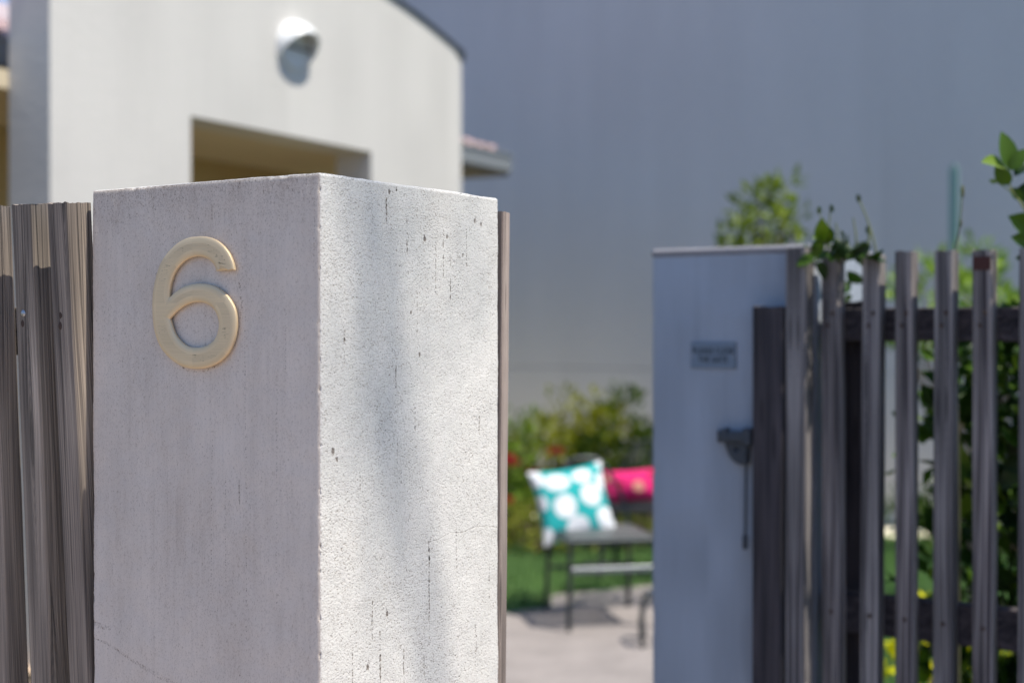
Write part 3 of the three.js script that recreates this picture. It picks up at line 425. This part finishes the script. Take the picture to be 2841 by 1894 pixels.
bush({ seed: 5, name: 'bush', label: 'low mixed green shrub under the pink cushion behind the chair', cat: 'bush', x: -3.0, z: -6.75, w: 0.42, h: 0.5, base: 0.04, clumps: 26, clumpR: 0.1, per: 42, leaf: 0.05, c0: [0.070, 0.123, 0.021], c1: [0.385, 0.385, 0.088] });
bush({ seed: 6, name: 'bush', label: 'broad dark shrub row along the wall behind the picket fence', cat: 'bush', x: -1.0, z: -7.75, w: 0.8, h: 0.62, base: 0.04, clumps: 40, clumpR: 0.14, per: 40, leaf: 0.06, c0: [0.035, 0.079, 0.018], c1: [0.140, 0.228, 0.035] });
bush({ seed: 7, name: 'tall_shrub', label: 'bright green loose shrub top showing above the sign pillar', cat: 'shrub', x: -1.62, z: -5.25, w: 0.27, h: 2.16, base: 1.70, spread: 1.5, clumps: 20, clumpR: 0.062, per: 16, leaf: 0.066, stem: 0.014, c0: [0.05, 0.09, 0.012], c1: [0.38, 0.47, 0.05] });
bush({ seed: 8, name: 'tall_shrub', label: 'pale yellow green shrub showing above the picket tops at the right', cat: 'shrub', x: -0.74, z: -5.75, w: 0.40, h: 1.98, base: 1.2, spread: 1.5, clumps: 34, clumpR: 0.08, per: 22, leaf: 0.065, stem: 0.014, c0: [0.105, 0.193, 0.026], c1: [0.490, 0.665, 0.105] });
bush({ seed: 9, name: 'bush', label: 'bright yellow low plant glimpsed between the pickets above the lower rail', cat: 'bush', x: 0.02, z: -2.95, w: 0.34, h: 0.55, base: 0.02, clumps: 30, clumpR: 0.08, per: 26, leaf: 0.06, c0: [0.385, 0.420, 0.018], c1: [0.963, 0.910, 0.035] });
one('garden_stake', 'pale green garden stake standing behind the picket fence', 'garden stake', merge([bx(0.05, 2.24, 0.02, 0, 1.12, 0, 0.006), new THREE.CylinderGeometry(0.012, 0.012, 0.02, 10).translate(0, 2.245, 0)]), std({ color: RGB(0.22, 0.34, 0.31), roughness: 0.6 })).position.set(-0.919, 0, -6.06);

const GL = [leafMat(0.035, 0.085, 0.008), leafMat(0.075, 0.15, 0.008), leafMat(0.17, 0.27, 0.015), leafMat(0.018, 0.05, 0.008)];
function leafAt(t, p, dir, s, roll, m) { const l = part(t, numbered('leaf'), LEAF, m); l.position.copy(p).sub(t.position); orient(dir, roll, l.quaternion); l.scale.setScalar(s); return l; }
const V = (x, y, z) => new THREE.Vector3(x, y, z);
// places given across and along the fence: a step to the right of the photograph runs with (0.842, -0.54)
{ // leafy branch above the right end of the fence
  const t = thing('leafy_shrub', 'glossy green leafy branch above the fence at the right edge', 'shrub', [0.50, 0, -1.80]);
  const a = (px, py, d = 2.87) => { const X = (px - 1176) / 3267 * d; return V(EYE.x + 0.842 * X - 0.54 * d, 1.4 + (760 - py) / 3267 * d, EYE.z - 0.54 * X - 0.842 * d); };
  const L = (x0, y0, x1, y1, roll, m, d0 = 2.87, d1 = 2.87) => { const p = a(x0, y0, d0), q = a(x1, y1, d1); leafAt(t, p, q.clone().sub(p), p.distanceTo(q), roll, GL[m]); };
  const stemPts = [V(0.50, 0, -1.80), V(0.49, 0.9, -1.80), V(0.475, 1.4, -1.79), a(2390, 560, 2.9), a(2348, 470), a(2318, 425), a(2310, 385)].map((p) => p.sub(t.position).toArray());
  part(t, 'stem', taper(stemPts, 0.008, 0.0018, 40, 6), std({ color: RGB(0.22, 0.22, 0.07), roughness: 0.8 }));
  part(t, 'twig', taper([a(2345, 465), a(2322, 440), a(2290, 418)].map((p) => p.sub(t.position).toArray()), 0.002, 0.0012, 8, 5), std({ color: RGB(0.2, 0.24, 0.08), roughness: 0.8 }));
  L(2316, 388, 2308, 300, 0.9, 1, 2.87, 2.86); L(2310, 385, 2262, 364, 1.9, 2, 2.87, 2.83); L(2318, 425, 2288, 376, 0.15, 1, 2.87, 2.85); L(2320, 392, 2356, 340, 0.2, 1, 2.87, 2.86); L(2330, 405, 2366, 372, -0.3, 3); L(2322, 432, 2352, 462, 0.6, 1); L(2330, 440, 2372, 420, 1.2, 3); L(2290, 418, 2272, 414, 0.2, 2); L(2400, 530, 2326, 500, 0.7, 1, 2.9, 2.86); L(2380, 555, 2330, 545, 0.9, 1, 2.9, 2.87); L(2385, 480, 2348, 440, 0.5, 0, 2.9, 2.88); L(2390, 600, 2345, 590, 1.4, 3, 2.95, 2.9); L(2370, 520, 2400, 470, 0.3, 0); L(2400, 440, 2372, 380, 0.3, 1);
}
{ // vine on the pickets nearest the pillar
  const t = thing('climbing_vine', 'dark leafy vine tips growing over the pickets next to the sign pillar', 'vine', [0.06, 0, -1.75]);
  const a = (px, py, d = 3.06) => { const X = (px - 1176) / 3267 * d; return V(EYE.x + 0.842 * X - 0.54 * d, 1.4 + (760 - py) / 3267 * d, EYE.z - 0.54 * X - 0.842 * d); };
  const sm = std({ color: RGB(0.20, 0.22, 0.11), roughness: 0.85 }), stem = (pts, r0, r1) => part(t, numbered('stem'), taper(pts.map((p) => p.sub(t.position).toArray()), r0, r1, 16, 6), sm);
  stem([V(0.065, 0.0, -1.80), V(0.07, 0.8, -1.82), a(1935, 720, 3.16), a(1925, 590, 3.1)], 0.006, 0.003);
  stem([a(1985, 660, 3.1), a(2012, 590), a(1998, 520), a(1970, 450)], 0.0028, 0.0018); stem([a(1900, 590), a(1903, 540), a(1908, 470)], 0.0024, 0.0015); stem([a(1900, 580), a(1892, 520), a(1878, 478)], 0.0016, 0.001); stem([a(1920, 590), a(1924, 540), a(1920, 512)], 0.003, 0.0018); stem([a(1968, 590), a(1966, 540), a(1960, 500)], 0.0025, 0.0016); stem([a(1992, 590), a(1996, 550), a(1998, 520)], 0.0035, 0.003);
  const r = rng(19); for (const [x, y] of [[1970, 455], [1992, 528], [1908, 478], [1878, 482]]) for (let k = 0; k < 3; k++) leafAt(t, a(x + 2, y + 10), V(0.5 * (r() - 0.5), 1.2, 0.5 * (r() - 0.5)), 0.018, r() * 6, GL[0]);
  for (let i = 0; i < 46; i++) { const px = 1872 + 120 * r() * (0.6 + 0.4 * r()), py = 545 + 55 * Math.sqrt(r()) + (px > 1960 ? 10 : 0); leafAt(t, a(px, py, 3.02 + 0.1 * r()), rnd3(r).add(V(0, 0.35, 0)), 0.028 + 0.022 * r(), r() * 6.28, GL[[0, 3, 3, 1][(r() * 4) | 0]]); }
  for (const [x0, y0, x1, y1, m] of [[1895, 560, 1886, 505, 2], [1895, 560, 1872, 540, 2], [1898, 565, 1912, 525, 1], [1985, 592, 2030, 580, 0], [2010, 580, 2036, 610, 3], [1950, 570, 1990, 560, 0], [1870, 575, 1852, 560, 3]]) { const p = a(x0, y0, 3.04), q = a(x1, y1, 3.0); leafAt(t, p, q.clone().sub(p), p.distanceTo(q), r() * 3, GL[m]); }
  for (let i = 0; i < 26; i++) leafAt(t, a(1940 + 30 * r(), 620 + 500 * r(), 3.2 + 0.1 * r()), rnd3(r), 0.05 + 0.02 * r(), r() * 6, GL[(r() * 2) | 0]);
}
{ // single long shoot
  const t = thing('budding_shoot', 'thin bare shoot with a bud rising above the pickets at the right', 'shoot', [0.27, 0, -1.78]);
  const a = (px, py, d = 2.98) => { const X = (px - 1176) / 3267 * d; return V(EYE.x + 0.842 * X - 0.54 * d, 1.4 + (760 - py) / 3267 * d, EYE.z - 0.54 * X - 0.842 * d).sub(t.position).toArray(); };
  part(t, 'stem', taper([[0, 0, 0], [0, 1.2, 0.0], a(2186, 640), a(2196, 575), a(2205, 520), a(2211, 435)], 0.005, 0.0016, 40, 6), std({ color: RGB(0.12, 0.12, 0.07), roughness: 0.85 }));
  const b = new THREE.SphereGeometry(1, 10, 8); for (const [x, y, s] of [[2211, 440, 1], [2207, 512, 0.7]]) { const m = part(t, 'bud', b, std({ color: RGB(0.10, 0.10, 0.03) })); m.scale.set(0.0042 * s, 0.014 * s, 0.0042 * s); m.position.set(...a(x, y)); }
}
{ // hedge close behind the fence
  const t = thing('hedge', 'dark glossy hedge close behind the right hand pickets', 'hedge', [0.42, 0, -2.25]), r = rng(77), rest = [], stems = [], leaves = [];
  for (let i = 0; i < 12; i++) { const x = -0.25 + 0.9 * r(), z = (r() - 0.5) * 0.3; stems.push(taper([[x * 0.7, 0, z], [x * 0.85, 0.6, z + 0.05 * (r() - 0.5)], [x, 1.1 + 0.35 * r(), z + 0.1 * (r() - 0.5)]], 0.012, 0.003, 10, 5)); }
  part(t, 'stems', merge(stems), std({ color: RGB(0.06, 0.05, 0.035), roughness: 0.95 }));
  for (let i = 0; i < 9000; i++) { const u = Math.pow(r(), 0.7), x = 0.06 + 1.15 * u - 0.03, y = 0.12 + 1.33 * Math.pow(r(), 0.85), z = -2.02 - 0.42 * r(); const keep = smooth(0.0, 0.16, x + 0.08 * n3(x * 6, y * 5, z * 6)) + 0.05; const hole = n3(x * 7 + 4, y * 6, z * 3); if (r() > keep || hole > 0.42) continue; leaves.push({ p: V(x, y, z), dir: rnd3(r).add(V(0, 0.25, 0.2)), roll: r() * 6.28, s: 0.055 + 0.03 * r(), k: (r() * 10) | 0 }); }
  leaves.sort((a, b) => (b.p.z - 0.6 * Math.abs(b.p.x - 0.28)) - (a.p.z - 0.6 * Math.abs(a.p.x - 0.28)));
  leaves.forEach((l, i) => { if (i < 260) leafAt(t, l.p, l.dir, l.s, l.roll, GL[[0, 2, 1, 3, 3, 0, 2, 1, 0, 2][l.k]]); else rest.push({ p: l.p.clone().sub(t.position), dir: l.dir, roll: l.roll, s: l.s, c: [[0.03, 0.075, 0.012], [0.10, 0.19, 0.02], [0.05, 0.11, 0.014]][l.k % 3] }); });
  part(t, 'foliage', cloud(rest), foliageMat).userData.kind = 'stuff';
}
// lawn grass
{
  const r = rng(5), blades = []; for (let k = 0; k < 7; k++) blades.push({ p: V((r() - 0.5) * 0.03, 0, (r() - 0.5) * 0.03), dir: V((r() - 0.5) * 0.9, 1, (r() - 0.5) * 0.9), roll: r() * 6, s: 0.035 + 0.03 * r(), c: lerp3([0.18, 0.33, 0.12], [0.36, 0.52, 0.2], r()) });
  const g = cloud(blades).scale(0.6, 1, 0.6), spots = []; const inside = (x, z) => { if (z < -8 || z > -1.8 || x > 2.4 || x < -4.3) return false; const e = [[-0.1, -1.75], [-1.15, -4.2], [-1.9, -5.6], [-2.45, -5.72], [-2.78, -5.15], [-2.62, -4.85], [-2.78, -4.5], [-4.4, -3.2]]; let c = false; const poly = [[-5, -9], [3, -9], [3, -1.75], ...e, [-5, -3.2]]; for (let i = 0, j = poly.length - 1; i < poly.length; j = i++) { const [xi, zi] = poly[i], [xj, zj] = poly[j]; if ((zi > z) !== (zj > z) && x < ((xj - xi) * (z - zi)) / (zj - zi) + xi) c = !c; } return c; };
  while (spots.length < 36000) { const x = -4.3 + 6.7 * r(), z = -8 + 6.2 * r(); if (inside(x, z)) spots.push([x, z]); }
  const im = new THREE.InstancedMesh(g, foliageMat, spots.length), m = new THREE.Matrix4(), q = new THREE.Quaternion(); spots.forEach(([x, z], i) => { q.setFromAxisAngle(Y, r() * 6.28); const s = 0.6 + 0.7 * vn(x * 3, z * 3, 8) * r() + 0.2; m.compose(V(x, -0.005, z), q, V(s, s, s)); im.setMatrixAt(i, m); });
  im.name = 'grass'; im.userData = { kind: 'stuff', label: 'short green lawn grass beyond the gate', category: 'grass' }; im.castShadow = im.receiveShadow = true; scene.add(im);
}

// ---------------------------------------------------------------- garden furniture
const iron = std({ color: RGB(0.055, 0.062, 0.065), roughness: 0.38, metalness: 0.6 });
function chair(label, x, z, turn) {
  const t = thing('garden_chair', label, 'chair', [x, 0, z], turn);
  for (const s of [-1, 1]) { part(t, numbered('leg'), taper([[s * 0.22, 0.0, 0.25], [s * 0.215, 0.2, 0.245], [s * 0.21, 0.41, 0.24]], 0.013, 0.013, 8, 8), iron); part(t, numbered('leg'), taper([[s * 0.215, 0, -0.27], [s * 0.21, 0.25, -0.235], [s * 0.205, 0.41, -0.22]], 0.013, 0.013, 8, 8), iron); part(t, numbered('back_post'), tube([[s * 0.205, 0.40, -0.22], [s * 0.185, 0.54, -0.26], [s * 0.12, 0.69, -0.30]], 0.011, 12, 8), iron); }
  part(t, 'seat_frame', merge([bx(0.46, 0.028, 0.028, 0, 0.412, 0.245, 0.008), bx(0.44, 0.028, 0.028, 0, 0.412, -0.225, 0.008), bx(0.028, 0.028, 0.47, -0.213, 0.412, 0.01, 0.008), bx(0.028, 0.028, 0.47, 0.213, 0.412, 0.01, 0.008)]), iron);
  for (let k = 0; k < 9; k++) part(t, numbered('seat_slat'), bx(0.40, 0.01, 0.036, 0, 0.428, -0.195 + k * 0.05, 0.004), iron);
  part(t, 'back_rail', tube([[-0.12, 0.69, -0.30], [-0.07, 0.745, -0.315], [0.07, 0.745, -0.315], [0.12, 0.69, -0.30]], 0.011, 20, 8), iron);
  for (let k = -2; k <= 2; k++) part(t, numbered('back_slat'), tube([[k * 0.066, 0.415, -0.225], [k * 0.058, 0.56, -0.262], [k * 0.035, 0.73, -0.313]], 0.007, 10, 6), iron);
  part(t, numbered('stretcher'), bx(0.43, 0.03, 0.014, 0, 0.28, 0.243, 0.005), std({ color: RGB(0.30, 0.32, 0.33), metalness: 0.8, roughness: 0.35 })); part(t, numbered('stretcher'), bx(0.42, 0.018, 0.012, 0, 0.22, -0.245, 0.004), iron);
  return t;
}
chair('dark metal garden chair on the path holding the teal spotted cushion', -2.256, -4.744, THREE.MathUtils.degToRad(44));
chair('dark metal garden chair by the bed holding the pink cushion', -2.59, -5.87, THREE.MathUtils.degToRad(20));
function cushionGeo(w, h, d, pinch = 0.10) { const N = 36, pos = [], uv = [], idx = []; for (const s of [1, -1]) { const b = pos.length / 3; for (let j = 0; j <= N; j++) for (let i = 0; i <= N; i++) { const u = i / N * 2 - 1, v = j / N * 2 - 1, k = Math.pow(Math.max(0, (1 - u * u) * (1 - v * v)), 0.42); const px = u * (1 - pinch * (1 - v * v)), py = v * (1 - pinch * (1 - u * u)); const wr = 0.006 * n3(u * 3, v * 3, s * 2 + w * 9); pos.push(px * w / 2, py * h / 2, s * (k * d / 2 + wr * k)); uv.push((u + 1) / 2, (v + 1) / 2); } for (let j = 0; j < N; j++) for (let i = 0; i < N; i++) { const a = b + j * (N + 1) + i; s > 0 ? idx.push(a, a + 1, a + N + 2, a, a + N + 2, a + N + 1) : idx.push(a, a + N + 2, a + 1, a, a + N + 1, a + N + 2); } } const g = new THREE.BufferGeometry(); g.setAttribute('position', new THREE.Float32BufferAttribute(pos, 3)); g.setAttribute('uv', new THREE.Float32BufferAttribute(uv, 2)); g.setIndex(idx); g.computeVertexNormals(); return g; }
{
  const spots = [[0.30, 0.80, 0.17, 0.12], [0.66, 0.84, 0.14, 0.10], [0.95, 0.72, 0.10, 0.12], [0.32, 0.44, 0.15, 0.17], [0.72, 0.55, 0.15, 0.16], [0.45, 0.13, 0.16, 0.15], [0.88, 0.20, 0.14, 0.16], [0.04, 0.90, 0.10, 0.14], [0.03, 0.05, 0.09, 0.16], [0.99, 0.99, 0.09, 0.10], [0.04, 0.55, 0.06, 0.10], [1.0, 0.02, 0.05, 0.06]];
  const tm = tex(512, 512, (x, y, c) => { const u = x / 512, v = y / 512; let k = 0; for (const [a, b, rx, ry] of spots) k = Math.max(k, smooth(1.08, 0.98, Math.hypot((u - a) / rx, (v - b) / ry) + 0.10 * (vn(u * 14, v * 14, 3) - 0.5))); const w = 0.94 + 0.06 * ((x + y) & 1); c[0] = w * (0.012 + 0.82 * k); c[1] = w * (0.40 + 0.44 * k); c[2] = w * (0.39 + 0.46 * k); }, true);
  const c1 = one('cushion', 'teal square cushion with large white spots on the garden chair', 'cushion', cushionGeo(0.40, 0.38, 0.13), std({ map: tm, roughness: 0.95 }));
  c1.position.set(-2.425, 0.55, -4.765); c1.rotation.order = 'YXZ'; c1.rotation.set(THREE.MathUtils.degToRad(-20), THREE.MathUtils.degToRad(50), THREE.MathUtils.degToRad(7));
  const pm = tex(512, 256, (x, y, c) => { const u = x / 512, v = y / 256; const cell = (a, b, R) => smooth(R, R * 0.8, Math.hypot((u - a) * 2, v - b) * (1 + 0.15 * Math.sin(7 * Math.atan2(v - b, (u - a) * 2)))); const o = Math.max(cell(0.62, 0.38, 0.20), cell(0.1, 0.7, 0.12)), dk = Math.max(cell(0.3, 0.45, 0.16), cell(0.85, 0.8, 0.15)); c[0] = 0.72 + 0.1 * o - 0.3 * dk; c[1] = 0.012 + 0.36 * o; c[2] = 0.16 + 0.10 * o - 0.1 * dk; }, true);
  const c2 = one('cushion', 'bright pink floral cushion with an orange flower beside the sign pillar', 'cushion', cushionGeo(0.40, 0.21, 0.15, 0.2), std({ map: pm, roughness: 0.95 }));
  c2.position.set(-2.64, 0.53, -5.78); c2.rotation.order = 'YXZ'; c2.rotation.set(THREE.MathUtils.degToRad(-18), THREE.MathUtils.degToRad(30), THREE.MathUtils.degToRad(4));
}
{
  const t = thing('plant_stand', 'low curved iron stand on the path half hidden by the sign pillar', 'plant stand', [-1.745, 0, -4.42], 0.3);
  for (let k = 0; k < 4; k++) { const a = k * Math.PI / 2 + 2.2, c = Math.cos(a), s = Math.sin(a); part(t, numbered('leg'), tube([[c * 0.14, 0.0, s * 0.14], [c * 0.15, 0.12, s * 0.15], [c * 0.12, 0.2, s * 0.12], [c * 0.05, 0.22, s * 0.05]], 0.011, 16, 8), iron); }
  part(t, 'ring', new THREE.TorusGeometry(0.10, 0.01, 8, 32).rotateX(Math.PI / 2).translate(0, 0.222, 0), std({ color: RGB(0.3, 0.31, 0.32), metalness: 0.8, roughness: 0.3 }));
}

// ---------------------------------------------------------------- street tree behind the viewer; its limb shades the pillar
{
  const t = thing('street_tree', 'slender street tree outside the gate', 'tree', [5.1, 0, 0.45]), r = rng(31), T = 11.0, O = SUN.clone().multiplyScalar(T), tp = t.position;
  const onFace = (z, y) => [O.x - tp.x, y + O.y, z + O.z - tp.z];
  const limb = [[0, 0, 0], [0.03, 1.6, 0.25], [-0.02, 4.2, 0.35], [-0.12, 8.6, 0.05], onFace(-0.29, 0.55), onFace(-0.25, 0.80), onFace(-0.22, 0.99), onFace(-0.183, 1.155), onFace(-0.13, 1.32), onFace(-0.10, 1.52), onFace(-0.02, 1.9), onFace(0.1, 2.5)];
  const c = new THREE.CatmullRomCurve3(limb.map((p) => V(...p))), seg = 120, g = new THREE.TubeGeometry(c, seg, 1, 10), p = g.attributes.position, o = V(0, 0, 0), q = V(0, 0, 0);
  for (let i = 0; i <= seg; i++) { c.getPointAt(i / seg, o); const R = o.y < 8.6 ? 0.085 - 0.0065 * o.y : 0.025 - 0.003 * (o.y - 8.6); for (let j = 0; j <= 10; j++) { const k = i * 11 + j; q.fromBufferAttribute(p, k).sub(o).multiplyScalar(R).add(o); p.setXYZ(k, q.x, q.y, q.z); } }
  part(t, 'trunk', g, barkMat);
  const leaves = []; const clump = (v, R, n) => { for (let i = 0; i < n; i++) { const d = rnd3(r); leaves.push({ p: V(...v).addScaledVector(d, R), dir: rnd3(r).add(V(0, -0.5, 0)), roll: r() * 6, s: 0.05 + 0.04 * r(), c: lerp3([0.04, 0.08, 0.02], [0.09, 0.15, 0.04], r()) }); } };
  clump(onFace(-0.13, 1.50), 0.15, 26); clump(onFace(-0.22, 1.56), 0.14, 18); clump(onFace(-0.10, 1.38), 0.10, 9); clump(onFace(-0.19, 1.14), 0.08, 6);
  for (let k = 0; k < 16; k++) { const e = limb[limb.length - 1]; clump([e[0] + (r() - 0.5) * 1.3, e[1] + 0.3 + 1.5 * r(), e[2] + (r() - 0.2) * 1.1], 0.28, 60); }
  part(t, 'crown', cloud(leaves), foliageMat).userData.kind = 'stuff';
}
shadow(scene);
renderer.render(scene, camera);
